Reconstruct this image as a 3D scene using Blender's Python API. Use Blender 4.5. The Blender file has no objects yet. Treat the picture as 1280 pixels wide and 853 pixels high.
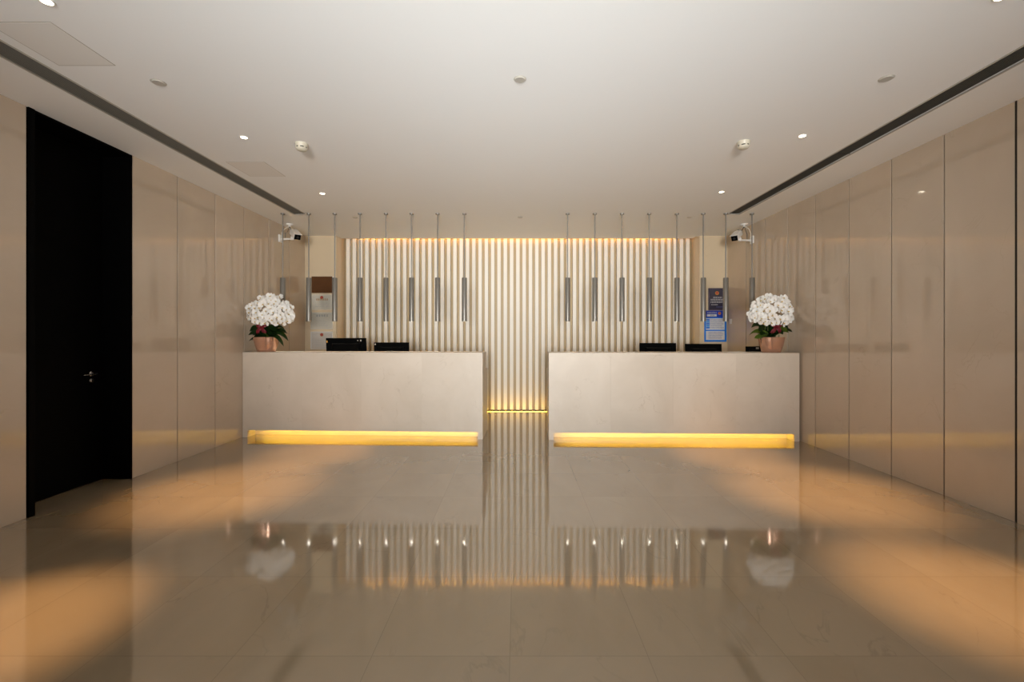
import bpy, bmesh, math, random
from mathutils import Vector, Matrix, Euler

random.seed(7)
SC = bpy.context.scene
COL = SC.collection
PI = math.pi
R = math.radians

# ------------------------------------------------------------------ camera, world, light, exposure
F = 545.0                      # focal length in pixels of the 1280 px frame
cam_d = bpy.data.cameras.new('camera')
cam_d.sensor_width = 36.0
cam_d.lens = F / 1280 * 36.0
cam_d.shift_x = -6 / 1280
cam_d.shift_y = -8.5 / 1280
cam_d.clip_start = 0.05
cam = bpy.data.objects.new('camera', cam_d)
cam.location = (0, 0, 1.40)
cam.rotation_euler = (PI / 2, 0, 0)
COL.objects.link(cam)
SC.camera = cam

W = bpy.data.worlds.new('world')
SC.world = W
W.use_nodes = True
W.node_tree.nodes['Background'].inputs[0].default_value = (0.75, 0.82, 1.0, 1)
W.node_tree.nodes['Background'].inputs[1].default_value = 0.05

def area(name, loc, rot, sx, sy, power, color, spread=PI):
    d = bpy.data.lights.new(name, 'AREA')
    d.shape = 'RECTANGLE'; d.size = sx; d.size_y = sy
    d.energy = power; d.color = color; d.spread = spread
    o = bpy.data.objects.new(name, d)
    o.location = loc; o.rotation_euler = rot
    COL.objects.link(o)
    return o

# daylight that comes in through the glazed entrance behind the camera
area('entrance_daylight', (0, -5.0, 1.75), (R(90 + 12.5), 0, 0), 1.6, 1.8, 158, (1.0, 0.985, 0.955), R(62))
# upward fill lamp added inside the room, standing in for bounced daylight
area('bounce_fill', (0, -1.0, 0.25), (R(180 - 60), 0, 0), 1.4, 1.0, 61, (0.86, 0.95, 1.0), R(98))

SC.view_settings.view_transform = 'Standard'
SC.view_settings.look = 'None'
SC.view_settings.exposure = 0.0
SC.view_settings.gamma = 1.0
SC.view_settings.use_curve_mapping = False
SC.cycles.max_bounces = 10
SC.cycles.diffuse_bounces = 6
SC.cycles.glossy_bounces = 5
SC.cycles.sample_clamp_indirect = 6.0
SC.cycles.blur_glossy = 0.5
SC.cycles.caustics_reflective = False
SC.cycles.caustics_refractive = False

# ------------------------------------------------------------------ materials
def new_mat(name):
    m = bpy.data.materials.new(name); m.use_nodes = True
    nt = m.node_tree
    return m, nt, nt.nodes['Principled BSDF']

def plain(name, col, rough=0.5, metal=0.0, spec=0.5, noise=0.0, scale=30, coat=0.0):
    m, nt, b = new_mat(name)
    b.inputs['Roughness'].default_value = rough
    b.inputs['Metallic'].default_value = metal
    b.inputs['Specular IOR Level'].default_value = spec
    b.inputs['Coat Weight'].default_value = coat
    if noise:
        tc = nt.nodes.new('ShaderNodeTexCoord'); n = nt.nodes.new('ShaderNodeTexNoise')
        n.inputs['Scale'].default_value = scale; n.inputs['Detail'].default_value = 4
        mp = nt.nodes.new('ShaderNodeMapRange')
        mp.inputs['To Min'].default_value = 1 - noise; mp.inputs['To Max'].default_value = 1 + noise
        mx = nt.nodes.new('ShaderNodeVectorMath'); mx.operation = 'SCALE'
        mx.inputs[0].default_value = col[:3]
        nt.links.new(tc.outputs['Object'], n.inputs['Vector'])
        nt.links.new(n.outputs['Fac'], mp.inputs['Value'])
        nt.links.new(mp.outputs['Result'], mx.inputs['Scale'])
        nt.links.new(mx.outputs['Vector'], b.inputs['Base Color'])
    else:
        b.inputs['Base Color'].default_value = (*col[:3], 1)
    return m

def emit(name, col, strength):
    m = bpy.data.materials.new(name); m.use_nodes = True
    nt = m.node_tree; nt.nodes.clear()
    e = nt.nodes.new('ShaderNodeEmission'); o = nt.nodes.new('ShaderNodeOutputMaterial')
    e.inputs[0].default_value = (*col, 1); e.inputs[1].default_value = strength
    nt.links.new(e.outputs[0], o.inputs[0])
    return m

def marble(name, c_lo, c_hi, c_vein, rough=0.12, scale=0.9, vein=0.35, island=0.05, spec=0.5, stretch=(1, 1, 1), joints=None):
    m, nt, b = new_mat(name)
    N, L = nt.nodes, nt.links
    tc = N.new('ShaderNodeTexCoord'); mp = N.new('ShaderNodeMapping')
    mp.inputs['Scale'].default_value = stretch
    L.new(tc.outputs['Object'], mp.inputs['Vector'])
    geo = N.new('ShaderNodeNewGeometry')
    off = N.new('ShaderNodeVectorMath'); off.operation = 'SCALE'
    off.inputs[0].default_value = (13.1, 7.7, 5.3)
    add = N.new('ShaderNodeVectorMath'); add.operation = 'ADD'
    L.new(mp.outputs['Vector'], add.inputs[0]); L.new(off.outputs['Vector'], add.inputs[1])
    n1 = N.new('ShaderNodeTexNoise'); n1.inputs['Scale'].default_value = scale
    n1.inputs['Detail'].default_value = 7; n1.inputs['Roughness'].default_value = 0.6; n1.inputs['Distortion'].default_value = 0.6
    L.new(add.outputs['Vector'], n1.inputs['Vector'])
    r1 = N.new('ShaderNodeMapRange'); r1.inputs['From Min'].default_value = 0.3; r1.inputs['From Max'].default_value = 0.7
    L.new(n1.outputs['Fac'], r1.inputs['Value'])
    mix = N.new('ShaderNodeMix'); mix.data_type = 'RGBA'
    mix.inputs['A'].default_value = (*c_lo, 1); mix.inputs['B'].default_value = (*c_hi, 1)
    L.new(r1.outputs['Result'], mix.inputs['Factor'])
    # fine broken veins
    n2 = N.new('ShaderNodeTexNoise'); n2.inputs['Scale'].default_value = scale * 1.7
    n2.inputs['Detail'].default_value = 5; n2.inputs['Distortion'].default_value = 1.6
    L.new(add.outputs['Vector'], n2.inputs['Vector'])
    s = N.new('ShaderNodeMath'); s.operation = 'SUBTRACT'; s.inputs[1].default_value = 0.5
    a = N.new('ShaderNodeMath'); a.operation = 'ABSOLUTE'
    L.new(n2.outputs['Fac'], s.inputs[0]); L.new(s.outputs[0], a.inputs[0])
    r2 = N.new('ShaderNodeMapRange'); r2.inputs['From Min'].default_value = 0.0; r2.inputs['From Max'].default_value = 0.012
    r2.inputs['To Min'].default_value = 1; r2.inputs['To Max'].default_value = 0
    L.new(a.outputs[0], r2.inputs['Value'])
    n3 = N.new('ShaderNodeTexNoise'); n3.inputs['Scale'].default_value = scale * 2.3
    L.new(add.outputs['Vector'], n3.inputs['Vector'])
    r3 = N.new('ShaderNodeMapRange'); r3.inputs['From Min'].default_value = 0.5; r3.inputs['From Max'].default_value = 0.68
    r3.inputs['To Max'].default_value = vein
    L.new(n3.outputs['Fac'], r3.inputs['Value'])
    mu = N.new('ShaderNodeMath'); mu.operation = 'MULTIPLY'
    L.new(r2.outputs['Result'], mu.inputs[0]); L.new(r3.outputs['Result'], mu.inputs[1])
    mix2 = N.new('ShaderNodeMix'); mix2.data_type = 'RGBA'
    mix2.inputs['B'].default_value = (*c_vein, 1)
    L.new(mix.outputs['Result'], mix2.inputs['A']); L.new(mu.outputs[0], mix2.inputs['Factor'])
    rnd = geo.outputs['Random Per Island']
    last = mix2.outputs['Result']
    if joints:                       # tiled floor: pitch_x, x0, pitch_y, y0, width
        px, x0, py, y0, w = joints
        sep = N.new('ShaderNodeSeparateXYZ'); L.new(tc.outputs['Object'], sep.inputs[0])
        cells, masks = [], []
        for ax, p, o0 in (('X', px, x0), ('Y', py, y0)):
            q = N.new('ShaderNodeMath'); q.operation = 'SUBTRACT'; q.inputs[1].default_value = o0
            L.new(sep.outputs[ax], q.inputs[0])
            d = N.new('ShaderNodeMath'); d.operation = 'DIVIDE'; d.inputs[1].default_value = p
            L.new(q.outputs[0], d.inputs[0])
            fl = N.new('ShaderNodeMath'); fl.operation = 'FLOOR'; L.new(d.outputs[0], fl.inputs[0])
            pp = N.new('ShaderNodeMath'); pp.operation = 'PINGPONG'; pp.inputs[1].default_value = 0.5
            L.new(d.outputs[0], pp.inputs[0])
            lt = N.new('ShaderNodeMath'); lt.operation = 'LESS_THAN'; lt.inputs[1].default_value = w / p / 2
            L.new(pp.outputs[0], lt.inputs[0])
            cells.append(fl); masks.append(lt)
        cb = N.new('ShaderNodeCombineXYZ')
        L.new(cells[0].outputs[0], cb.inputs[0]); L.new(cells[1].outputs[0], cb.inputs[1])
        wn = N.new('ShaderNodeTexWhiteNoise'); wn.noise_dimensions = '3D'; L.new(cb.outputs[0], wn.inputs['Vector'])
        rnd = wn.outputs['Value']
        mk = N.new('ShaderNodeMath'); mk.operation = 'MAXIMUM'
        L.new(masks[0].outputs[0], mk.inputs[0]); L.new(masks[1].outputs[0], mk.inputs[1])
    sc = N.new('ShaderNodeMath'); sc.operation = 'MULTIPLY'; sc.inputs[1].default_value = 1.0
    L.new(rnd, sc.inputs[0]); L.new(sc.outputs[0], off.inputs['Scale'])
    rb = N.new('ShaderNodeMapRange'); rb.inputs['To Min'].default_value = 1 - island; rb.inputs['To Max'].default_value = 1 + island
    L.new(rnd, rb.inputs['Value'])
    vm = N.new('ShaderNodeVectorMath'); vm.operation = 'SCALE'
    L.new(last, vm.inputs[0]); L.new(rb.outputs['Result'], vm.inputs['Scale'])
    last = vm.outputs['Vector']
    if joints:
        m3 = N.new('ShaderNodeMix'); m3.data_type = 'RGBA'
        m3.inputs['B'].default_value = (c_vein[0] * .75, c_vein[1] * .75, c_vein[2] * .75, 1)
        L.new(last, m3.inputs['A'])
        hf = N.new('ShaderNodeMath'); hf.operation = 'MULTIPLY'; hf.inputs[1].default_value = 0.35
        L.new(mk.outputs[0], hf.inputs[0]); L.new(hf.outputs[0], m3.inputs['Factor'])
        last = m3.outputs['Result']
    L.new(last, b.inputs['Base Color'])
    b.inputs['Roughness'].default_value = rough
    b.inputs['Specular IOR Level'].default_value = spec
    if joints:
        b.inputs['IOR'].default_value = 1.9
        b.inputs['Coat Weight'].default_value = 0.7; b.inputs['Coat Roughness'].default_value = 0.045
    if name == 'wall_stone': b.inputs['IOR'].default_value = 1.7
    return m

M = {}
M['wall_stone'] = marble('wall_stone', (.51, .415, .317), (.585, .485, .38), (.34, .26, .18), rough=0.06, scale=0.8, vein=0.25, island=0.035, spec=0.5)
M['counter_stone'] = marble('counter_stone', (.62, .535, .44), (.70, .615, .52), (.40, .31, .22), rough=0.42, spec=0.35, scale=1.3, vein=0.45, island=0.015)
M['floor_stone'] = marble('floor_stone', (.285, .215, .137), (.34, .262, .172), (.16, .115, .075), rough=0.07, scale=1.1, vein=0.3, island=0.025, spec=0.55,
                          stretch=(1, .55, 1), joints=(0.60, -0.03, 0.62, 1.895, 0.003))
M['back_stone'] = marble('back_stone', (.64, .52, .36), (.70, .58, .41), (.48, .36, .22), rough=0.25, scale=1.2, vein=0.2, island=0.0)
M['slat_stone'] = marble('slat_stone', (.83, .785, .70), (.88, .84, .765), (.68, .60, .48), rough=0.5, spec=0.3, scale=2.0, vein=0.2, island=0.03, stretch=(1, 1, .35))
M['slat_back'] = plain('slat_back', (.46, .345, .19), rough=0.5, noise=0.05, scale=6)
M['joint_dark'] = plain('joint_dark', (.02, .015, .01), rough=0.7, noise=.05)
M['ceiling_paint'] = plain('ceiling_paint', (.81, .80, .78), rough=0.85, spec=0.2, noise=0.012, scale=2)
M['panel_paint'] = plain('panel_paint', (.74, .715, .675), rough=0.85, spec=0.2, noise=0.012, scale=2)
M['off_white'] = plain('off_white', (.72, .68, .60), rough=0.45, noise=.02)
M['cover_grey'] = plain('cover_grey', (.44, .41, .36), rough=0.55, noise=.02)
M['ivory_plastic'] = plain('ivory_plastic', (.52, .47, .37), rough=0.4, noise=.02)
M['white_plastic'] = plain('white_plastic', (.80, .78, .74), rough=0.35, noise=.02)
M['vent_dark'] = plain('vent_dark', (.105, .10, .085), rough=0.6, noise=.05)
M['vent_deep'] = plain('vent_deep', (.02, .019, .017), rough=0.9, noise=.05)
M['vent_frame'] = plain('vent_frame', (.42, .39, .34), rough=0.5, noise=.03)
M['groove'] = plain('groove', (.36, .32, .26), rough=0.8, noise=.03)
M['pendant_grey'] = plain('pendant_grey', (.25, .235, .21), rough=0.42, metal=0.6, noise=.03, scale=80)
M['black_door'] = plain('black_door', (.0012, .001, .001), rough=0.6, spec=0.04, noise=.1)
M['black_plastic'] = plain('black_plastic', (.002, .002, .002), rough=0.8, spec=0.03, noise=.05)
M['steel'] = plain('steel', (.55, .54, .52), rough=0.25, metal=1.0, noise=.03)
M['copper_pot'] = plain('copper_pot', (.74, .43, .30), rough=0.22, metal=0.75, noise=.03, coat=0.3)
M['soil'] = plain('soil', (.05, .032, .02), rough=0.95, noise=.3, scale=60)
M['leaf'] = plain('leaf', (.022, .060, .012), rough=0.32, noise=.35, scale=14)
M['leaf_light'] = plain('leaf_light', (.16, .24, .035), rough=0.35, noise=.3, scale=14)
M['stem_green'] = plain('stem_green', (.10, .13, .035), rough=0.5, noise=.2)
M['petal'] = plain('petal', (.90, .885, .85), rough=0.55, noise=.02)
M['petal'].node_tree.nodes['Principled BSDF'].inputs['Subsurface Weight'].default_value = 0.0
M['lip'] = plain('lip', (.62, .46, .16), rough=0.5, noise=.2, scale=60)
M['ribbon'] = plain('ribbon', (.30, .03, .045), rough=0.4, noise=.1)
M['paper'] = plain('paper', (.80, .78, .72), rough=0.7, noise=.02)
M['certificate'] = plain('certificate', (.76, .70, .58), rough=0.6, noise=.03)
M['certificate_pink'] = plain('certificate_pink', (.72, .65, .57), rough=0.6, noise=.03)
M['brown_board'] = plain('brown_board', (.10, .040, .012), rough=0.6, spec=.2, noise=.15, scale=12)
M['red'] = plain('red', (.48, .05, .035), rough=0.5, noise=.05)
M['gold'] = plain('gold', (.52, .25, .035), rough=0.45, noise=.05)
M['ink'] = plain('ink', (.12, .12, .14), rough=0.7, noise=.05)
M['ink_soft'] = plain('ink_soft', (.38, .37, .36), rough=0.7, noise=.05)
M['print_grey'] = plain('print_grey', (.55, .52, .46), rough=0.7, noise=.05)
M['blue_ink'] = plain('blue_ink', (.13, .17, .42), rough=0.7, noise=.05)
M['navy'] = plain('navy', (.012, .008, .030), rough=0.3, noise=.1)
M['navy_frame'] = plain('navy_frame', (.035, .018, .05), rough=0.3, noise=.1)
M['blue'] = plain('blue', (.002, .19, .75), rough=0.4, noise=.04)
M['blue_deep'] = plain('blue_deep', (.004, .035, .36), rough=0.4, noise=.04)
M['blue_light'] = plain('blue_light', (.02, .32, .80), rough=0.4, noise=.04)
M['poster_white'] = plain('poster_white', (.66, .67, .68), rough=0.5, noise=.03)
M['lamp_white'] = emit('lamp_white', (1.0, .86, .66), 22)
M['pendant_lens'] = emit('pendant_lens', (1.0, .93, .80), 90)
M['led_amber'] = emit('led_amber', (1.0, .67, .055), 26)
M['led_cove'] = emit('led_cove', (1.0, .52, .06), 62)
M['led_floor'] = emit('led_floor', (1.0, .56, .02), 32)

def acrylic():
    m = bpy.data.materials.new('clear_acrylic'); m.use_nodes = True
    nt = m.node_tree; nt.nodes.clear()
    t = nt.nodes.new('ShaderNodeBsdfTransparent'); g = nt.nodes.new('ShaderNodeBsdfGlossy')
    t.inputs[0].default_value = (1, 1, 1, 1)
    g.inputs['Roughness'].default_value = .05
    fr = nt.nodes.new('ShaderNodeFresnel'); fr.inputs[0].default_value = 1.45
    mx = nt.nodes.new('ShaderNodeMixShader'); o = nt.nodes.new('ShaderNodeOutputMaterial')
    nt.links.new(fr.outputs[0], mx.inputs[0]); nt.links.new(t.outputs[0], mx.inputs[1])
    nt.links.new(g.outputs[0], mx.inputs[2]); nt.links.new(mx.outputs[0], o.inputs[0])
    return m
M['acrylic'] = acrylic()

# ------------------------------------------------------------------ mesh helpers
def box(bm, x0, x1, y0, y1, z0, z1):
    v = [bm.verts.new(p) for p in ((x0, y0, z0), (x1, y0, z0), (x1, y1, z0), (x0, y1, z0),
                                   (x0, y0, z1), (x1, y0, z1), (x1, y1, z1), (x0, y1, z1))]
    for f in ((3, 2, 1, 0), (4, 5, 6, 7), (0, 1, 5, 4), (1, 2, 6, 5), (2, 3, 7, 6), (3, 0, 4, 7)):
        bm.faces.new([v[i] for i in f])
    return v

def lathe(bm, prof, n=32, c=(0, 0, 0), sy=1.0, cap=True):
    rings = []
    for r, z in prof:
        rings.append([bm.verts.new((c[0] + r * math.cos(2 * PI * i / n), c[1] + sy * r * math.sin(2 * PI * i / n), c[2] + z)) for i in range(n)])
    for a, b in zip(rings, rings[1:]):
        for i in range(n):
            bm.faces.new((a[i], a[(i + 1) % n], b[(i + 1) % n], b[i]))
    if cap:
        if prof[0][0] > 1e-6: bm.faces.new(list(reversed(rings[0])))
        if prof[-1][0] > 1e-6: bm.faces.new(rings[-1])

def tube(bm, pts, r0, r1=None, n=8):
    pts = [Vector(p) for p in pts]
    r1 = r0 if r1 is None else r1
    rings = []
    up = Vector((0, 0, 1))
    for i, p in enumerate(pts):
        t = (pts[min(i + 1, len(pts) - 1)] - pts[max(i - 1, 0)]).normalized()
        a = t.cross(up if abs(t.z) < .9 else Vector((1, 0, 0))).normalized(); b = t.cross(a)
        r = r0 + (r1 - r0) * i / (len(pts) - 1)
        rings.append([bm.verts.new(p + r * (math.cos(2 * PI * k / n) * a + math.sin(2 * PI * k / n) * b)) for k in range(n)])
    for q, w in zip(rings, rings[1:]):
        for k in range(n):
            bm.faces.new((q[k], q[(k + 1) % n], w[(k + 1) % n], w[k]))
    bm.faces.new(list(reversed(rings[0]))); bm.faces.new(rings[-1])

def obj(name, bm, mat, parent=None, bevel=0.0, smooth=False, segs=2):
    bmesh.ops.recalc_face_normals(bm, faces=bm.faces)
    me = bpy.data.meshes.new(name); bm.to_mesh(me); bm.free()
    me.materials.append(mat)
    if smooth:
        for p in me.polygons: p.use_smooth = True
    o = bpy.data.objects.new(name, me); COL.objects.link(o)
    if parent: o.parent = parent
    if bevel:
        b = o.modifiers.new('bevel', 'BEVEL'); b.width = bevel; b.segments = segs; b.limit_method = 'ANGLE'
    if smooth:
        me.set_sharp_from_angle(angle=R(40))
    return o

def obox(name, dims, mat, parent=None, bevel=0.0):
    bm = bmesh.new(); box(bm, *dims); return obj(name, bm, mat, parent, bevel)

def thing(name, label, cat, loc=(0, 0, 0), rot=(0, 0, 0), group=None):
    o = bpy.data.objects.new(name, None); COL.objects.link(o)
    o.empty_display_size = .1
    o.location = loc; o.rotation_euler = rot
    o['label'] = label; o['category'] = cat; o['kind'] = 'thing'
    if group: o['group'] = group
    return o

def tag(o, label, cat, group=None):
    o['label'] = label; o['category'] = cat; o['kind'] = 'thing'
    if group: o['group'] = group
    return o

def struct(o, label=None, cat=None):
    o['kind'] = 'structure'
    if label: o['label'] = label
    if cat: o['category'] = cat
    return o

def copy_tree(o, parent=None):
    c = o.copy(); COL.objects.link(c)
    if parent: c.parent = parent
    for ch in list(o.children): copy_tree(ch, c)
    return c

def spot(name, parent, loc, power, color, angle, blend=1.0, radius=0.03, rot=(0, 0, 0)):
    d = bpy.data.lights.new(name, 'SPOT'); d.energy = power; d.color = color
    d.spot_size = R(angle); d.spot_blend = blend; d.shadow_soft_size = radius
    o = bpy.data.objects.new(name, d); COL.objects.link(o)
    o.parent = parent; o.location = loc; o.rotation_euler = rot
    return o

def px(x, Y):  return (x - 646) / F * Y              # photo column -> X at depth Y
def pz(y, Y):  return 1.40 + (418 - y) / F * Y       # photo row -> height at depth Y

# ------------------------------------------------------------------ the room
XL, XR, H = -3.73, 3.71, 3.135
YB, NX, YN = 7.68, 3.18, 8.10       # plain back walls, half width of the niche, its back
Y0 = -2.5
D0, D1 = 3.322, 4.226               # the doorway in the left wall

struct(obox('floor', (XL - .45, XR + .12, Y0 - .1, YN + .1, -.1, 0), M['floor_stone']), 'polished beige stone tile floor', 'floor')

SX0, SX1, SY1 = 3.05, 3.21, 6.30    # the air slots in the ceiling
bm = bmesh.new()
T = .06
box(bm, -SX0, SX0, Y0, SY1, H, H + T)
box(bm, -NX, NX, SY1, 7.90, H, H + T)
for s in (-1, 1):
    lo, hi = sorted((s * NX, s * (SX0)))
    xs = sorted((s * SX1, (XL - .45) if s < 0 else (XR + .1)))
    box(bm, xs[0], xs[1], Y0, SY1, H, H + T)
    xs = sorted((s * NX, (XL - .1) if s < 0 else (XR + .1)))
    box(bm, xs[0], xs[1], SY1, YB + .06, H, H + T)
bmesh.ops.remove_doubles(bm, verts=bm.verts, dist=1e-5)
struct(obj('ceiling', bm, M['ceiling_paint']), 'white plaster ceiling', 'ceiling')

def slab_wall(name, edges, x_face, out, label):
    """stone slabs standing edge to edge with narrow open joints, on a dark backing"""
    bm = bmesh.new()
    for a, b in edges:
        xs = sorted((x_face, x_face + out * .03))
        g = .006
        box(bm, xs[0], xs[1], a + g, b - g, 0, H)
    o = struct(obj(name, bm, M['wall_stone'], bevel=.0015, segs=1), label, 'wall')
    bm = bmesh.new()
    runs = []
    for a, b in edges:
        if runs and abs(runs[-1][1] - a) < .01: runs[-1][1] = b
        else: runs.append([a, b])
    for a, b in runs:
        xs = sorted((x_face + out * .022, x_face + out * .12))
        box(bm, xs[0], xs[1], a, b, 0, H)
    obj('joint_backing', bm, M['joint_dark'], o)
    return o

def edges(js): return list(zip(js, js[1:]))
slab_wall('wall_left', edges([Y0, -1.9, -1.3, -.72, -.14, .44, 1.0, 1.58, 2.16, 2.74, D0]) + edges([D1, 4.794, 5.392, 5.961, 6.558, 7.15, YB + .02]), XL, -1,
          'left wall of tall polished beige stone slabs')
slab_wall('wall_right', edges([Y0, -1.68, -1.13, -.58, -.04, .5, 1.05, 1.6, 2.15, 2.70, 3.240, 3.787, 4.320, 4.872, 5.421, 5.97, 6.51, 7.06, YB + .02]), XR, 1,
          'right wall of tall polished beige stone slabs')
# wider metal joint in the right wall nearest the camera
bm = bmesh.new(); box(bm, XR - .002, XR + .02, 3.236, 3.246, 0, H)
struct(obj('trim_1', bm, M['joint_dark']), 'dark joint strip between two slabs of the right wall', 'trim')

# back wall: two plain stone piers and the niche between them
struct(obox('wall_back_left', (XL - .1, -NX, YB, YN + .1, 0, H + .3), M['back_stone']), 'narrow plain stone wall left of the slatted niche', 'wall')
struct(obox('wall_back_right', (NX + .04, XR + .1, YB, YN + .1, 0, H + .3), M['back_stone']), 'narrow plain stone wall right of the slatted niche', 'wall')
bm = bmesh.new()
box(bm, -NX, NX + .04, YN, YN + .1, 0, H + .3)
box(bm, -NX, NX + .04, 7.6, YN, H + .24, H + .3)
box(bm, -NX, NX + .04, 7.6, 7.66, H + T, H + .24)
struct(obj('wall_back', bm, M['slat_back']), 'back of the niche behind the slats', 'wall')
# wall behind the camera with the wide entrance opening
bm = bmesh.new()
box(bm, XL - .1, -1.45, Y0 - .1, Y0, 0, H); box(bm, 1.45, XR + .1, Y0 - .1, Y0, 0, H); box(bm, -1.45, 1.45, Y0 - .1, Y0, 2.55, H)
struct(obj('wall_front', bm, M['wall_stone']), 'entrance wall behind the camera', 'wall')

# ---- slatted panel in the niche: thing > backing, 55 slats
sw = thing('slatted_panel', 'tall cream slatted wall panel glowing amber behind the two counters', 'wall panel', (0.02, 8.0, 0))
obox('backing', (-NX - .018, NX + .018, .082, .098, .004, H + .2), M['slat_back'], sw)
slat0 = obox('slat', (-.0325, .0325, 0, .082, .012, H + .2), M['slat_stone'], sw, bevel=.003)
slat0.location = (-27 * .1155, 0, 0)
for k in range(-26, 28):
    c = slat0.copy(); COL.objects.link(c); c.parent = sw; c.location = (k * .1155, 0, 0)

led = obox('led_strip', (-NX + .03, NX, 7.862, 7.876, .0, .004), M['led_floor'])
tag(led, 'amber light strip on the floor along the foot of the slatted panel', 'light strip')
led2 = thing('led_strip', 'hidden amber light strip in the ceiling cove above the slatted panel', 'light strip', (0, 7.86, H + T))
obox('tape', (-NX + .30, NX - .26, -.008, .008, 0.004, .022), M['led_cove'], led2)
obox('channel', (-NX + .03, NX, -.016, .012, 0, .004), M['steel'], led2)

# ---- doorway in the left wall
dr = thing('door_1', 'tall black door recessed in the left stone wall', 'door', (XL, D0, 0))
dr['kind'] = 'structure'
dw = D1 - D0
obox('leaf', (-.31, -.27, .03, dw, .004, H), M['black_door'], dr, bevel=.002)
bm = bmesh.new()
box(bm, -.33, .012, 0, .045, 0, H); box(bm, -.33, .004, dw - .012, dw, 0, H)
box(bm, -.33, .004, .045, dw - .012, H - .02, H - .001)
obj('door_frame', bm, M['black_door'], dr, bevel=.002)
bm = bmesh.new(); box(bm, -.45, -.35, -.1, dw + .1, 0, H); obj('back_panel', bm, M['black_door'], dr)
hx, hy, hz = -.27, 4.10 - D0, pz(467.5, 4.10)
hd = bpy.data.objects.new('door_handle', None); COL.objects.link(hd); hd.parent = dr; hd.location = (hx, hy, hz)
bm = bmesh.new()
lathe(bm, [(.026, 0), (.026, .006), (.022, .009), (.010, .010), (.010, .05), (0, .05)], 24)
bmesh.ops.rotate(bm, verts=bm.verts, cent=(0, 0, 0), matrix=Matrix.Rotation(R(90), 3, 'Y'))
obj('rose', bm, M['steel'], hd, smooth=True)
bm = bmesh.new(); tube(bm, [(.045, .015, 0), (.047, -.03, 0), (.047, -.125, -.004)], .008, .006, 10)
obj('lever', bm, M['steel'], hd, smooth=True)
bm = bmesh.new()
lathe(bm, [(.024, 0), (.024, .006), (.012, .008), (.012, .014), (0, .014)], 24)
bmesh.ops.rotate(bm, verts=bm.verts, cent=(0, 0, 0), matrix=Matrix.Rotation(R(90), 3, 'Y'))
bmesh.ops.translate(bm, verts=bm.verts, vec=(0, 0, -.062))
obj('lock_cylinder', bm, M['steel'], hd, smooth=True)

# ------------------------------------------------------------------ reception counters
def counter(label, loc, rotz, L, strip_z):
    """local x along the front, y from the front to the staff side"""
    t = thing('reception_counter', label, 'counter', loc, (0, 0, rotz), 'stone reception counters')
    ft = .04
    bm = bmesh.new()
    n = 4; seg = L / n
    for i in range(n):
        box(bm, i * seg + (.0003 if i else 0), (i + 1) * seg - (0.0003 if i < n - 1 else 0), 0, ft, .096, 1.137)
    obj('front_panel', bm, M['counter_stone'], t)
    for x in (0, L - .065):
        bm = bmesh.new()
        # stepped end panel: tall under the ledge, lower under the desk
        pts = [(0, 0), (.62, 0), (.62, .91), (.40, .91), (.40, 1.137), (ft, 1.137), (ft, .096), (0, .096)]
        a = [bm.verts.new((x, y, z)) for y, z in pts]; b = [bm.verts.new((x + .065, y, z)) for y, z in pts]
        bm.faces.new(a); bm.faces.new(list(reversed(b)))
        for i in range(len(pts)):
            j = (i + 1) % len(pts); bm.faces.new((a[i], a[j], b[j], b[i]))
        obj('end_panel', bm, M['counter_stone'], t)
    obox('top_ledge', (-.0, L + .0, -.003, .40, 1.137, 1.155), M['counter_stone'], t, bevel=.002)
    obox('worktop', (.065, L - .065, ft, .62, .88, .91), M['counter_stone'], t, bevel=.002)
    obox('kick_panel', (.065, L - .065, .17, .19, 0, .30), M['counter_stone'], t)
    obox('recess_top', (.065, L - .065, ft, .17, .135, .15), M['counter_stone'], t)
    obox('light_strip', (.16, L - .10, ft + .003, ft + .017, strip_z, strip_z + .006), M['led_amber'], t)
    obox('modesty_panel', (.065, L - .065, .50, .52, 0, .88), M['counter_stone'], t)
    return t

CL = (-3.725, 5.925); a_l = math.atan2(5.80 - 5.925, -.452 + 3.725)
CR = (.423, 5.765);   a_r = math.atan2(5.684 - 5.765, 3.65 - .423)
cl = counter('left pale stone reception counter with amber light at its foot', (*CL, 0), a_l, 3.273, .122)
cr = counter('right pale stone reception counter with amber light at its foot', (*CR, 0), a_r, 3.262, .116)
def cfront(side, X):
    c, a = (CL, a_l) if side < 0 else (CR, a_r)
    return c[1] + math.tan(a) * (X - c[0])
TOP, DESK = 1.155, .91

# ------------------------------------------------------------------ ceiling air slots
for s, lab in ((-1, 'long dark linear air diffuser slot in the ceiling along the left wall'), (1, 'long dark linear air diffuser slot in the ceiling along the right wall')):
    t = thing('linear_diffuser', lab, 'air vent', (s * (SX0 + SX1) / 2, 0, H), group='linear ceiling diffusers')
    hw = (SX1 - SX0) / 2
    bm = bmesh.new()
    for q in (-1, 1):
        xs = sorted((q * hw, q * (hw + .014)))
        box(bm, xs[0], xs[1], Y0 + .2, SY1 + .012, -.004, .003)
    box(bm, -hw, hw, SY1 - .001, SY1 + .012, -.004, .003)
    obj('frame', bm, M['vent_frame'], t)
    obox('back_box', (-hw, hw, Y0 + .2, SY1, .052, .058), M['vent_deep'], t)
    bm = bmesh.new()
    for k in range(9):
        x = -hw + .006 + k * (2 * hw - .028) / 8
        v = box(bm, x - .0025, x + .0025, Y0 + .2, SY1 - .004, .001, .022)
        for q in v[4:]: q.co.x += .016
    obj('louvre', bm, M['vent_dark'], t)
    for yy in (1.0, 2.6, 4.2):
        obox('section_joint', (-hw, hw, yy, yy + .004, .004, .05), M['vent_deep'], t)

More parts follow.
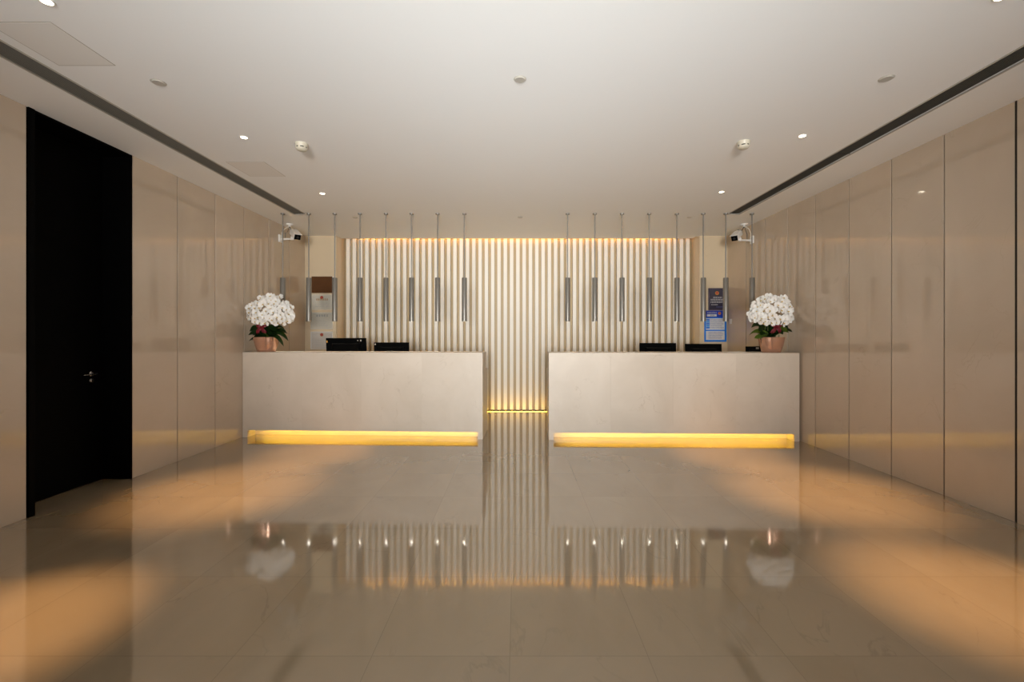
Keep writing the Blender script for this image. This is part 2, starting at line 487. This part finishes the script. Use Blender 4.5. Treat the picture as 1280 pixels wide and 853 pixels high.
# ------------------------------------------------------------------ ceiling fittings
def downlight(label, X, Y, power, angle, tilt_y, tilt_x):
    t = thing('downlight', label, 'ceiling light', (X, Y, H), group='recessed ceiling downlights')
    bm = bmesh.new()
    lathe(bm, [(.026, .004), (.026, -.002), (.028, -.004), (.035, -.004), (.037, -.001), (.037, .004)], 36, cap=False)
    obj('trim_ring', bm, M['off_white'], t, smooth=True)
    bm = bmesh.new(); lathe(bm, [(.0, -.0012), (.026, -.0012), (.026, .0)], 32, cap=False)
    obj('lens', bm, M['lamp_white'], t)
    spot('downlight_beam', t, (0, 0, -.03), power, (1.0, .58, .25), angle, 1.0, .04, (R(tilt_y), R(tilt_x), 0))
    return t
DL = [('lit downlight on the left of the ceiling, nearest the camera', px(58, 2.27), 2.27),
      ('lit downlight on the left of the ceiling, between speaker cover and smoke detector', px(305, 3.84), 3.84),
      ('lit downlight on the left of the ceiling, farthest and nearest the pendants', px(403, 5.37), 5.37),
      ('lit downlight on the right of the ceiling, nearest the camera at the frame edge', 2.49, 2.24),
      ('lit downlight on the right of the ceiling, between smoke detector and air slot', px(1003, 3.81), 3.81),
      ('lit downlight on the right of the ceiling, farthest and nearest the pendants', px(902, 5.31), 5.31)]
BEAM = [(580, 26, -4, 0), (620, 37, 1.5, 4), (460, 30, -4, 0), (600, 30, 2, 0), (620, 37, 1.5, -4), (460, 30, -4, 0)]
for (lab, X, Y), bm_ in zip(DL, BEAM): downlight(lab, X, Y, *bm_)

def cover(label, X, Y, r):
    t = thing('sprinkler_cover', label, 'sprinkler cover', (X, Y, H), group='round flush covers on the ceiling')
    bm = bmesh.new(); lathe(bm, [(0, -.007), (r * .78, -.007), (r * .8, -.006)], 36, cap=False); obj('disc', bm, M['cover_grey'], t, smooth=True)
    bm = bmesh.new(); lathe(bm, [(r * .8, -.006), (r * .84, -.003), (r * .88, -.003), (r, -.001), (r, .002)], 36, cap=False); obj('rim', bm, M['cover_grey'], t, smooth=True)
for lab, x, y, r in (('grey round ceiling cover near the left air slot, close to the camera', 198, 103, .046),
                     ('grey round ceiling cover in the middle of the ceiling, close to the camera', 650, 99, .043),
                     ('grey round ceiling cover near the right air slot, close to the camera', 1108, 98, .046),
                     ('small round ceiling cover behind the left row of pendants', 444, 272, .040),
                     ('small round ceiling cover over the gap between the two rows of pendants', 650, 271.5, .040),
                     ('small round ceiling cover behind the right row of pendants', 862, 271.5, .040)):
    Y = F * (H - 1.4) / (418 - y); cover(lab, px(x, Y), Y, r)

for lab, x, Y in (('ivory smoke detector on the left of the ceiling', 377, 3.97), ('ivory smoke detector on the right of the ceiling', 929.5, 3.93)):
    t = thing('smoke_detector', lab, 'smoke detector', (px(x, Y), Y, H), group='smoke detectors')
    bm = bmesh.new(); lathe(bm, [(.056, .002), (.056, -.010), (.053, -.016), (.053, -.030), (.050, -.034)], 36, cap=False); obj('base', bm, M['ivory_plastic'], t, smooth=True)
    bm = bmesh.new(); lathe(bm, [(.044, -.030), (.044, -.044)], 30, cap=False); obj('sensor_chamber', bm, M['vent_deep'], t)
    bm = bmesh.new()
    for k in range(6):
        a = 2 * PI * (k + .5) / 6
        v = box(bm, .041, .050, -.008, .008, -.046, -.030)
        bmesh.ops.rotate(bm, verts=v, cent=(0, 0, 0), matrix=Matrix.Rotation(a, 3, 'Z'))
    lathe(bm, [(.050, -.043), (.047, -.052), (.036, -.062), (.018, -.066), (0, -.066)], 36, cap=False)
    obj('dome', bm, M['ivory_plastic'], t, smooth=True)

for lab, x0, x1, y0, y1 in (('square access panel in the ceiling at upper left, close to the camera', -2.955, -2.588, 2.42, 2.815),
                            ('square access panel in the ceiling on the left, farther from the camera', -2.93, -2.54, 4.385, 4.79)):
    t = thing('access_panel', lab, 'access panel', ((x0 + x1) / 2, (y0 + y1) / 2, H), group='ceiling access panels')
    a, b = (x1 - x0) / 2, (y1 - y0) / 2; g = .006
    obox('panel', (-a + g, a - g, -b + g, b - g, -.0018, .002), M['panel_paint'], t)
    bm = bmesh.new()
    box(bm, -a, a, -b, -b + g, -.0006, .002); box(bm, -a, a, b - g, b, -.0006, .002)
    box(bm, -a, -a + g, -b + g, b - g, -.0006, .002); box(bm, a - g, a, -b + g, b - g, -.0006, .002)
    obj('edge_groove', bm, M['groove'], t)

# ------------------------------------------------------------------ pendants
YP = 6.26
def make_pendant():
    t = thing('pendant_lamp', 'x', 'pendant lamp', (0, YP, H), group='slim tube pendants above the counters')
    bm = bmesh.new(); lathe(bm, [(.030, .001), (.030, -.012), (.026, -.018), (.009, -.020), (.009, -.026), (0, -.026)], 24, cap=False); obj('canopy', bm, M['pendant_grey'], t, smooth=True)
    bm = bmesh.new(); tube(bm, [(0, 0, -.02), (0, 0, -.94)], .0085, n=12); obj('rod', bm, M['pendant_grey'], t, smooth=True)
    bm = bmesh.new(); lathe(bm, [(.0, -.925), (.034, -.925), (.037, -.929), (.037, -1.548), (.034, -1.551), (.029, -1.551), (.029, -1.53), (0, -1.53)], 32, cap=False)
    obj('tube_shade', bm, M['pendant_grey'], t, smooth=True)
    bm = bmesh.new(); lathe(bm, [(0, -1.538), (.011, -1.538), (.011, -1.531)], 20, cap=False); obj('lens', bm, M['pendant_lens'], t)
    spot('pendant_beam', t, (0, 0, -1.56), 7, (1.0, .86, .66), 70, .8, .015)
    return t
P0 = make_pendant()
ORD = ['first', 'second', 'third', 'fourth', 'fifth', 'sixth', 'seventh', 'eighth']
lefts = [353.5, 386, 418.5, 450, 482.5, 514.5, 547, 580.5]
rights = [709.5, 743.5, 777.5, 811.5, 846, 879, 907.2, 940]
first = True
for side, xs in (('left', lefts), ('right', list(reversed(rights)))):
    for i, x in enumerate(xs):
        t = P0 if first else copy_tree(P0)
        first = False
        t.location = (px(x, YP), YP, H)
        t['label'] = f'grey tube pendant over the {side} counter, {ORD[i]} counted from the {side} wall'

# ------------------------------------------------------------------ monitors
def monitor(label, xc, ytop, w, h, tilt, yaw, Y, side, sticker=None):
    X = px(xc, Y); zt = pz(ytop, Y)
    t = thing('monitor', label, 'monitor', (X, Y, DESK), (0, 0, yaw), 'black computer monitors behind the counters')
    bm = bmesh.new(); box(bm, -.11, .11, -.07, .09, 0, .012); obj('stand_base', bm, M['black_plastic'], t, bevel=.004)
    zc = zt - DESK - h / 2
    obox('stand_neck', (-.03, .03, -.022, .0, .01, zc), M['black_plastic'], t, bevel=.004)
    bm = bmesh.new()
    # rear shell: bulged towards the camera; screen faces the staff
    f = box(bm, -w / 2, w / 2, -.004, .02, -h / 2, h / 2)
    r = box(bm, -w * .36, w * .36, -.035, -.004, -h * .36, h * .30)
    for q in (r[0], r[1], r[4], r[5]): q.co.x *= .85; q.co.z *= .85
    bmesh.ops.rotate(bm, verts=bm.verts, cent=(0, 0, 0), matrix=Matrix.Rotation(tilt, 3, 'X'))
    bmesh.ops.translate(bm, verts=bm.verts, vec=(0, 0, zc))
    obj('rear_shell', bm, M['black_plastic'], t, bevel=.003)
    bm = bmesh.new(); box(bm, -w / 2 + .01, w / 2 - .01, .0195, .0215, -h / 2 + .015, h / 2 - .01)
    bmesh.ops.rotate(bm, verts=bm.verts, cent=(0, 0, 0), matrix=Matrix.Rotation(tilt, 3, 'X'))
    bmesh.ops.translate(bm, verts=bm.verts, vec=(0, 0, zc))
    obj('screen', bm, M['vent_deep'], t)
    for (sx, sz, sw_, sh_, mt) in sticker or ():
        bm = bmesh.new(); box(bm, sx - sw_ / 2, sx + sw_ / 2, -.0055, -.0035, sz - sh_ / 2, sz + sh_ / 2)
        bmesh.ops.rotate(bm, verts=bm.verts, cent=(0, 0, 0), matrix=Matrix.Rotation(tilt, 3, 'X'))
        bmesh.ops.translate(bm, verts=bm.verts, vec=(0, 0, zc))
        o = obj('sticker', bm, M[mt], t); o['label'] = 'small pale sticker' if mt != 'gold' else 'small orange sticker'
    return t
Ym = 6.30
monitor('black monitor on the left counter, taller one beside the certificates', 433, 422.8, .565, .34, R(6), R(4), Ym, -1,
        [(.21, .135, .018, .022, 'cover_grey'), (.165, .135, .012, .012, 'cover_grey'), (-.268, .12, .018, .03, 'gold')])
monitor('black monitor on the left counter, lower one nearer the middle gap', 489.5, 428.3, .50, .30, R(3), R(2), Ym, -1, [(-.23, .125, .014, .018, 'cover_grey')])
monitor('black monitor on the right counter, nearer the middle gap', 822.5, 429.0, .515, .31, R(-3), R(-3), Ym - .06, 1)
monitor('black monitor on the right counter below the blue poster', 879.5, 430.0, .51, .31, R(-3), R(-3), Ym - .06, 1)
monitor('small black screen with white sticker beside the right orchid pot', 942.5, 433.2, .22, .20, R(-2), R(-4), Ym - .10, 1, [(.045, .075, .04, .022, 'paper')])

def sheet(label, x0, x1, Y, d, zt):
    bm = bmesh.new(); box(bm, px(x0, Y), px(x1, Y), Y - d / 2, Y + d / 2, zt, zt + .004)
    tag(obj('paper_sheet', bm, M['paper']), label, 'paper', 'white sheets on the counters')
sheet('white paper lying on the right counter between monitor and orchid', 906, 930, 5.98, .16, TOP)
sheet('white paper lying on the left counter beside the orchid pot', 352, 378, 6.12, .12, TOP)

# ------------------------------------------------------------------ notices on the back wall
def dabs(bm, x0, x1, zc, h, n, y, gap=.25, sub=3):
    """a row of n small printed characters, each of a few strokes"""
    w = (x1 - x0) / n
    for i in range(n):
        a = x0 + i * w + w * gap / 2; b = x0 + (i + 1) * w - w * gap / 2
        for k in range(sub):
            zz = zc - h / 2 + (k + .2) * h / sub
            q = random.uniform(0, .25) * (b - a)
            box(bm, a + q * random.random(), b - q * random.random(), y - .0008, y, zz, zz + h / sub * .5)
        xm = a + (b - a) * random.uniform(.3, .7)
        box(bm, xm - w * .07, xm + w * .07, y - .0008, y, zc - h / 2, zc + h / 2)

def disc(bm, x, z, r, y0, y1, n=20):
    a = [bm.verts.new((x + r * math.cos(2 * PI * i / n), y0, z + r * math.sin(2 * PI * i / n))) for i in range(n)]
    b = [bm.verts.new((x + r * math.cos(2 * PI * i / n), y1, z + r * math.sin(2 * PI * i / n))) for i in range(n)]
    bm.faces.new(a); bm.faces.new(list(reversed(b)))
    for i in range(n): bm.faces.new((a[i], a[(i + 1) % n], b[(i + 1) % n], b[i]))

def wall_notice(name, label, cat, x0, x1, y0, y1, group=None):
    X0, X1 = px(x0, YB), px(x1, YB); Z1, Z0 = pz(y0, YB), pz(y1, YB)
    t = thing(name, label, cat, ((X0 + X1) / 2, YB, (Z0 + Z1) / 2), group=group)
    return t, (X1 - X0) / 2, (Z1 - Z0) / 2

t, a, b = wall_notice('wooden_board', 'plain brown wooden board on the back wall above the certificates', 'board', 390, 416.5, 346, 366.5)
obox('panel', (-a, a, -.022, 0, -b, b), M['brown_board'], t, bevel=.003)
obox('edge_strip', (a - .004, a + .012, -.026, 0, -b, b), M['paper'], t)

def certificate(label, y0, y1, paper, emblem, title, title_mat, n, border):
    t, a, b = wall_notice('framed_certificate', label, 'certificate', 389.5, 415.5, y0, y1, 'framed certificates on the back wall')
    obox('mount_board', (-a, a, -.010, 0, -b, b), M[paper], t)
    bm = bmesh.new(); e = .010
    box(bm, -a - e, a + e, -.020, 0, b, b + e); box(bm, -a - e, a + e, -.020, 0, -b - e, -b)
    box(bm, -a - e, -a, -.020, 0, -b, b); box(bm, a, a + e, -.020, 0, -b, b)
    obj('frame', bm, M[border], t, bevel=.002)
    if emblem:
        bm = bmesh.new(); disc(bm, 0, b - .045, .030, -.0125, -.010); em = obj('emblem', bm, M['gold'], t)
        bm = bmesh.new(); disc(bm, 0, b - .043, .024, -.0140, -.0125); obj('emblem_field', bm, M['red'], em)
    if title:
        bm = bmesh.new(); dabs(bm, -a * .55, a * .62, title * b, .036, n, -.010, gap=.25); obj('title', bm, M[title_mat], t)
    bm = bmesh.new()
    for k in range(5):
        dabs(bm, -a * .62, a * (.2 + .4 * random.random()), b * (.05 - k * .17), .010, 12, -.010, sub=1)
    dabs(bm, -a * .9, a * .9, b * .72 if emblem else b * .84, .006, 20, -.010, sub=1)
    obj('small_print', bm, M['print_grey'], t)
    bm = bmesh.new(); disc(bm, a * .5, -b * .62, .018, -.0108, -.010, 16); obj('seal', bm, M['certificate_pink'], t)
    obox('clear_cover', (-a, a, -.019, -.017, -b, b), M['acrylic'], t)
certificate('framed certificate with red emblem and gold title below the brown board', 369, 387, 'certificate', True, .38, 'gold', 7, 'certificate')
certificate('framed certificate in the middle, dark title and no emblem', 391.5, 411, 'certificate', False, .66, 'ink_soft', 5, 'off_white')
certificate('lowest framed certificate, red emblem, partly behind the tall monitor', 415.5, 436, 'certificate_pink', True, 0, 'gold', 7, 'white_plastic')

t, a, b = wall_notice('notice_plaque', 'dark purple framed plaque with emblem and white text above blue poster', 'plaque', 885.3, 906.5, 360.5, 388)
obox('panel', (-a, a, -.012, 0, -b, b), M['navy'], t)
bm = bmesh.new(); e = .022
box(bm, -a, a, -.020, 0, b - e, b); box(bm, -a, a, -.020, 0, -b, -b + e); box(bm, -a, -a + e, -.020, 0, -b + e, b - e); box(bm, a - e, a, -.020, 0, -b + e, b - e)
obj('frame', bm, M['navy_frame'], t, bevel=.003)
bm = bmesh.new(); disc(bm, 0, b * .55, .034, -.0145, -.012); em = obj('emblem', bm, M['gold'], t)
bm = bmesh.new(); disc(bm, 0, b * .57, .022, -.0160, -.0145); obj('emblem_field', bm, M['red'], em)
bm = bmesh.new()
dabs(bm, -a * .45, a * .6, b * .16, .026, 7, -.012); dabs(bm, -a * .78, a * .8, -.04 * b, .030, 8, -.012); dabs(bm, -a * .78, a * .8, -.26 * b, .030, 11, -.012)
dabs(bm, -a * .7, a * .1, -.50 * b, .018, 7, -.012, sub=2)
obj('lettering', bm, M['poster_white'], t)
bm = bmesh.new(); dabs(bm, -a * .1, a * .75, -.70 * b, .016, 8, -.012, sub=2); obj('date_line', bm, M['blue_ink'], t)

t, a, b = wall_notice('notice_poster', 'bright blue notice poster with white text boxes on the right back wall', 'poster', 880.3, 908, 388.4, 427.5)
obox('sheet', (-a, a, -.006, 0, -b, b), M['blue'], t)
obox('header', (-a, a, -.0068, -.006, b * .56, b), M['blue_deep'], t)
bm = bmesh.new(); box(bm, -a * .76, a * .10, -.0076, -.0068, b * .62, b * .76); ban = obj('banner', bm, M['poster_white'], t)
bm = bmesh.new(); dabs(bm, -a * .48, -a * .06, b * .69, .028, 4, -.0076); obj('banner_text', bm, M['ink'], ban)
bm = bmesh.new(); dabs(bm, -a * .76, a * .12, b * .86, .032, 6, -.0068, gap=.45); obj('title', bm, M['poster_white'], t)
bm = bmesh.new(); disc(bm, a * .36, b * .82, .026, -.0085, -.0068); em = obj('emblem', bm, M['gold'], t)
bm = bmesh.new(); disc(bm, a * .36, b * .83, .016, -.0100, -.0085); obj('emblem_field', bm, M['red'], em)
b1 = obox('text_box', (-a * .86, a * .82, -.0070, -.006, -b * .23, b * .50), M['poster_white'], t)
b2 = obox('text_box', (-a * .86, a * .82, -.0070, -.006, -b * .88, -b * .31), M['poster_white'], t)
for k in range(5):
    z = b * (.40 - k * .125)
    bm = bmesh.new(); box(bm, -a * .84, -a * .52, -.0080, -.0070, z - .014, z + .014); obj('row_marker', bm, M['blue'] if k % 2 == 0 else M['blue_light'], b1)
bm = bmesh.new()
for k in range(5):
    dabs(bm, -a * .46, a * (.55 + .2 * random.random()), b * (.40 - k * .125), .020, 13, -.0070, sub=2)
obj('small_print', bm, M['blue_ink'], b1)
bm = bmesh.new(); dabs(bm, -a * .64, a * .6, -b * .40, .020, 14, -.0070, sub=2)
for k in range(4): dabs(bm, -a * .64, a * (.5 + .2 * random.random()), -b * (.50 + k * .09), .016, 18, -.0070, sub=1)
obj('small_print', bm, M['blue_ink'], b2)

# small white plate with a raised middle, near the right wall's back corner
t = thing('white_plate', 'small white plate on the right wall near the back corner', 'switch', (XR, 7.55, pz(402, 7.55)))
obox('plate', (-.008, 0, -.043, .043, -.043, .043), M['white_plastic'], t, bevel=.002)
obox('raised_middle', (-.012, -.008, -.018, .018, -.03, .03), M['white_plastic'], t, bevel=.001)

# ------------------------------------------------------------------ security cameras
def cctv(label, side, Yw, zw, body_dx, body_dir, discx, discy):
    """wall bracket with arm, bullet body aimed at the lobby, ceiling box with cables"""
    xw = XL if side < 0 else XR
    s = -side
    t = thing('security_camera', label, 'security camera', (xw, Yw, zw), group='white security cameras')
    bm = bmesh.new(); box(bm, min(0, s * .022), max(0, s * .022), -.045, .045, -.06, .06); obj('wall_plate', bm, M['white_plastic'], t, bevel=.006)
    bm = bmesh.new(); tube(bm, [(s * .015, 0, -.01), (s * .12, 0, -.005), (s * body_dx * .8, 0, -.004)], .016, .013, 12); obj('arm', bm, M['white_plastic'], t, smooth=True)
    bm = bmesh.new(); lathe(bm, [(.024, -.02), (.026, 0), (.024, .03), (.012, .04)], 20, (s * body_dx * .8, 0, 0)); obj('swivel', bm, M['white_plastic'], t, smooth=True)
    # body
    e = bpy.data.objects.new('camera_body', None)
    d = Vector(body_dir).normalized()
    bm = bmesh.new()
    q = d.to_track_quat('-Y', 'Z').to_matrix()
    def place(bm):
        bmesh.ops.rotate(bm, verts=bm.verts, cent=(0, 0, 0), matrix=q)
        bmesh.ops.translate(bm, verts=bm.verts, vec=(s * body_dx, 0, .065))
    v = box(bm, -.048, .048, -.11, .14, -.044, .048)
    place(bm); body = obj('camera_body', bm, M['white_plastic'], t, bevel=.016, segs=3)
    bm = bmesh.new(); v = box(bm, -.052, .052, -.150, .09, .047, .055)
    for k in (0, 1, 2, 3): pass
    place(bm); obj('sun_hood', bm, M['white_plastic'], body, bevel=.003)
    bm = bmesh.new(); box(bm, -.046, .046, -.122, -.109, -.042, .046)
    place(bm); obj('front_glass', bm, M['black_plastic'], body, bevel=.004)
    bm = bmesh.new(); lathe(bm, [(.018, 0), (.018, .006), (.012, .008), (0, .006)], 20)
    bmesh.ops.rotate(bm, verts=bm.verts, cent=(0, 0, 0), matrix=Matrix.Rotation(R(90), 3, 'X'))
    bmesh.ops.translate(bm, verts=bm.verts, vec=(0, -.122, -.004)); place(bm); obj('lens', bm, M['vent_deep'], body, smooth=True)
    # ceiling box and cables
    dx, dy, dz = discx - xw, discy - Yw, H - zw
    bm = bmesh.new(); lathe(bm, [(.052, .002), (.052, -.012), (.046, -.022), (.020, -.024), (.018, -.045), (0, -.045)], 28, (dx, dy, dz), cap=False); obj('ceiling_box', bm, M['white_plastic'], t, smooth=True)
    back = Vector((s * body_dx, 0, .065)) - d * .13
    bm = bmesh.new(); tube(bm, [(dx, dy, dz - .04), (dx + s * .03, dy, dz - .10), (back.x + s * .01, back.y + .02, back.z + .05), back], .006, n=8); obj('cable', bm, M['black_plastic'], t, smooth=True)
    bm = bmesh.new(); tube(bm, [(dx, dy, dz - .03), (dx - s * .08, dy, dz - .08), (s * .03, .0, dz * .42), (s * .03, 0, .05)], .005, n=8); obj('cable', bm, M['off_white'] , t, smooth=True)
    bm = bmesh.new(); tube(bm, [(dx, dy, dz - .03), (dx - s * .05, dy + .03, dz - .12), (s * .07, .03, .10), (s * .08, .01, .01)], .005, n=8); obj('cable', bm, M['vent_dark'], t, smooth=True)
Yc = 6.86
cctv('white security camera on the left wall below the ceiling', -1, Yc, pz(298.5, Yc), .245, (.80, -.80, -.62), px(362, Yc), Yc)
cctv('white security camera on the right wall below the ceiling', 1, Yc, pz(300, Yc), .25, (-.80, -.80, -.62), px(930, Yc), Yc)

# ------------------------------------------------------------------ orchids
def petal_mesh(bm, ang, length, width, lift, cup, tip=1.0):
    """one petal in the x-z plane of a blossom that faces -y"""
    nu, nv = 6, 4
    g = []
    ca, sa = math.cos(ang), math.sin(ang)
    for i in range(nu + 1):
        u = i / nu
        w = width * (math.sin(PI * min(1, u * .93 + .07)) ** .6) * (1 - .15 * (1 - tip) * u)
        row = []
        for j in range(nv + 1):
            v = j / nv * 2 - 1
            r = .006 + length * u
            x, z = r, v * w / 2
            y = -lift * math.sin(u * PI * .8) + cup * (v * v) * w - .25 * lift * u
            row.append(bm.verts.new((ca * x - sa * z, y, sa * x + ca * z)))
        g.append(row)
    for i in range(nu):
        for j in range(nv):
            bm.faces.new((g[i][j], g[i + 1][j], g[i + 1][j + 1], g[i][j + 1]))

def blossom(k):
    bm = bmesh.new()
    rnd = random.Random(k)
    for ang, l, w in ((90, .047, .036), (212, .047, .034), (328, .047, .034)):
        petal_mesh(bm, R(ang + rnd.uniform(-4, 4)), l, w, .004, .06)
    for ang in (12, 168):
        petal_mesh(bm, R(ang + rnd.uniform(-5, 5)), .052, .062, .012 + rnd.uniform(0, .006), -.06)
    for v in bm.verts: v.co.y += rnd.uniform(-.0008, .0008)
    return bm

def lip_mesh():
    bm = bmesh.new()
    lathe(bm, [(0, -.009), (.006, -.007), (.0075, 0), (.005, .008), (0, .010)], 10)
    bmesh.ops.rotate(bm, verts=bm.verts, cent=(0, 0, 0), matrix=Matrix.Rotation(R(35), 3, 'X'))
    bmesh.ops.translate(bm, verts=bm.verts, vec=(0, -.010, -.006))
    for s in (-1, 1):
        a = bm.verts.new((0, -.008, -.006)); b = bm.verts.new((s * .013, -.016, -.002)); c = bm.verts.new((s * .006, -.018, -.016))
        bm.faces.new((a, b, c))
    return bm

def strap_leaf(bm, az, length, width, rise, droop, z0, sy=1.0, lims=(-9, 9), roll=0.0):
    c_ = math.cos(az) * .90
    if c_ < 0: length = min(length, lims[0] / c_)
    if c_ > 0: length = min(length, lims[1] / c_)
    n = 9; g = []
    d = Vector((math.cos(az), sy * math.sin(az), 0)); sd = (Vector((-d.y, d.x, 0)).normalized() * math.cos(roll) + Vector((0, 0, 1)) * math.sin(roll))
    for i in range(n + 1):
        u = i / n
        w = width * (math.sin(PI * (u * .9 + .1)) ** .55) * .5 + .0015
        p = d * (length * (u - .12 * u * u)) + Vector((0, 0, z0 + rise * math.sin(u * PI * .62) - droop * u * u))
        row = []
        for j in (-1, -.5, 0, .5, 1):
            q = p + sd * w * j + Vector((0, 0, .22 * w * abs(j) * (1 - .3 * u)))
            row.append(bm.verts.new(q))
        g.append(row)
    for i in range(n):
        for j in range(4):
            bm.faces.new((g[i][j], g[i + 1][j], g[i + 1][j + 1], g[i][j + 1]))
    # give the blade thickness
    bmesh.ops.solidify(bm, geom=bm.faces[:], thickness=.002)

BL = []
for k in range(4):
    o = obj('blossom', blossom(k), M['petal'], None, smooth=True)
    BL.append(o.data); bpy.data.objects.remove(o)
o = obj('lip', lip_mesh(), M['lip'], None, smooth=True); LIP = o.data; bpy.data.objects.remove(o)

def orchid(label, X, Y, seed, ext, front_only, leaves, ribbon):
    """ext = (left, right, bottom, top) of the flower dome relative to the pot base"""
    rnd = random.Random(seed)
    t = thing('potted_orchid', label, 'potted plant', (X, Y, TOP), group='white orchids on the counters')
    h = .205
    bm = bmesh.new()
    prof = [(0, .0), (.105, 0), (.118, .004), (.135, .05), (.152, .11), (.164, .17), (.168, .197), (.170, h), (.163, h), (.160, .19), (.155, .17)]
    lathe(bm, prof, 48, sy=.82, cap=False)
    # a softly squared plan
    for v in bm.verts:
        a = math.atan2(v.co.y, v.co.x); f = 1 + .035 * math.cos(4 * a + PI)
        v.co.x *= f; v.co.y *= f
    obj('pot', bm, M['copper_pot'], t, smooth=True)
    bm = bmesh.new(); lathe(bm, [(0, .178), (.08, .182), (.150, .172)], 32, sy=.80, cap=False); obj('soil', bm, M['soil'], t, smooth=True)
    for az, ln, wd, rise, droop, light in leaves:
        bm = bmesh.new(); strap_leaf(bm, R(az), ln, wd * 1.45, rise * 1.1, droop, .19, .80, (ext[0] + .02, ext[1] - .01), rnd.choice((-1, 1)) * rnd.uniform(.35, .9))
        o = obj('leaf', bm, M['leaf_light'] if light else M['leaf'], t, smooth=True)
        if light: o['label'] = 'paler green leaf'
    # dome of blossoms
    l, r, zb, zt = ext
    cx = (l + r) / 2; rx = (r - l) / 2
    cz = zb + .36 * (zt - zb)
    pts = []
    n = 150
    for i in range(n):
        y = 1 - 2 * (i + .5) / n
        ph = i * PI * (3 - math.sqrt(5))
        rr = math.sqrt(1 - y * y)
        nx, ny, nz = rr * math.cos(ph), rr * math.sin(ph), y
        if nz < -.72 or ny > .42: continue
        up = (zt - cz) if nz > 0 else (cz - zb)
        k_ = rnd.uniform(.80, 1.0)
        p = Vector((cx + (rx - .05) * nx * k_ + rnd.uniform(-.012, .012), -.085 + .18 * ny * k_ + rnd.uniform(-.02, .02), cz + (up - .035) * nz * rnd.uniform(.86, 1.02) + rnd.uniform(-.022, .018)))
        if nz < -.35 and ny > -.1: continue
        pts.append((p, Vector((nx, ny, nz))))
    rnd.shuffle(pts)
    pts = pts[:74]
    for k, (p, nn) in enumerate(pts):
        d = (nn * .8 + Vector((0, -.9, -.05))).normalized()
        o = bpy.data.objects.new('blossom', BL[k % 4]); COL.objects.link(o); o.parent = t
        m = d.to_track_quat('-Y', 'Z') @ Euler((rnd.uniform(-.35, .3), rnd.uniform(-.6, .6), rnd.uniform(-.4, .4))).to_quaternion()
        o.rotation_mode = 'QUATERNION'; o.rotation_quaternion = m
        o.location = p
        s = rnd.uniform(.92, 1.12); o.scale = (s, s, s)
        c = bpy.data.objects.new('lip', LIP); COL.objects.link(c); c.parent = o
    # flower stems
    for k in range(9):
        tx = l + .08 + (r - l - .16) * k / 8
        ty = rnd.uniform(-.10, .06)
        base = Vector((rnd.uniform(-.05, .05) + .05 * (k - 4) / 4, rnd.uniform(-.03, .03), .18))
        top = Vector((tx, ty, cz + .06 - .25 * abs(tx - cx) * .5))
        bm = bmesh.new()
        pp = [base.lerp(top, u) + Vector((0, 0, .10 * math.sin(PI * u))) - Vector(((top.x - base.x) * .45 * math.sin(PI * u), 0, 0)) for u in [i / 9 for i in range(10)]]
        tube(bm, pp, .004, .0025, 7); obj('stem', bm, M['stem_green'], t, smooth=True)
    # ribbon bow round the stems
    rx_, rz_ = ribbon
    bm = bmesh.new()
    for a0, ln in ((25, .085), (155, .08), (-55, .10), (-128, .11)):
        g = []
        d = Vector((math.cos(R(a0)), 0, math.sin(R(a0)))); sd = Vector((-d.z, 0, d.x))
        for i in range(7):
            u = i / 6
            p = Vector((rx_, -.115, rz_)) + d * ln * u + Vector((0, -.025 * math.sin(PI * u), 0))
            w = .006 + .020 * math.sin(PI * min(1, u * .8 + .05))
            g.append([bm.verts.new(p + sd * w * q + Vector((0, .008 * q * q, 0))) for q in (-1, 0, 1)])
        for i in range(6):
            for j in range(2): bm.faces.new((g[i][j], g[i + 1][j], g[i + 1][j + 1], g[i][j + 1]))
    bmesh.ops.solidify(bm, geom=bm.faces[:], thickness=.002)
    o = obj('ribbon', bm, M['ribbon'], t, smooth=True); o['label'] = 'dark red ribbon bow'
    return t

Yo = 6.07
lv_l = [(180, .34, .075, .10, .10, 0), (196, .33, .07, .03, .07, 0), (165, .30, .075, .15, .08, 0), (215, .26, .07, .09, .05, 0), (240, .22, .075, .06, .04, 0),
        (0, .36, .06, .10, .05, 0), (-14, .40, .05, .12, .16, 0), (12, .30, .07, .13, .06, 0), (-40, .27, .07, .12, .08, 0), (-65, .22, .075, .08, .05, 1),
        (270, .20, .08, .12, .06, 0), (30, .27, .07, .17, .05, 0), (140, .25, .07, .18, .06, 0), (90, .22, .08, .2, .05, 0), (-30, .42, .045, .08, .19, 0), (250, .17, .08, .16, .04, 0), (290, .17, .08, .17, .04, 0), (205, .24, .08, .15, .06, 0), (-20, .24, .08, .16, .06, 0)]
lv_r = [(180, .34, .06, .12, .08, 1), (195, .30, .06, .03, .03, 1), (160, .28, .075, .20, .06, 0), (212, .26, .075, .09, .05, 0), (240, .22, .08, .07, .04, 0),
        (0, .28, .08, .20, .03, 0), (-16, .30, .075, .12, .04, 0), (15, .26, .085, .22, .04, 0), (-42, .25, .08, .14, .07, 1), (-68, .22, .08, .10, .05, 0),
        (268, .20, .085, .15, .06, 0), (35, .24, .08, .22, .05, 0), (140, .24, .08, .22, .05, 0), (90, .22, .08, .2, .05, 0), (115, .26, .08, .24, .05, 0), (250, .17, .08, .18, .04, 0), (292, .17, .08, .18, .04, 0), (205, .26, .08, .15, .06, 0), (-22, .24, .08, .18, .06, 0)]
orchid('white orchid in copper pot on the left counter, by the certificates', px(333, Yo), Yo, 3, (-.240, .455, .315, .80), False, lv_l, (-.0, .34))
Yo = 5.87
orchid('white orchid in copper pot on the right counter, by the blue poster', px(964, Yo), Yo, 5, (-.375, .265, .315, .80), False, lv_r, (.0, .345))
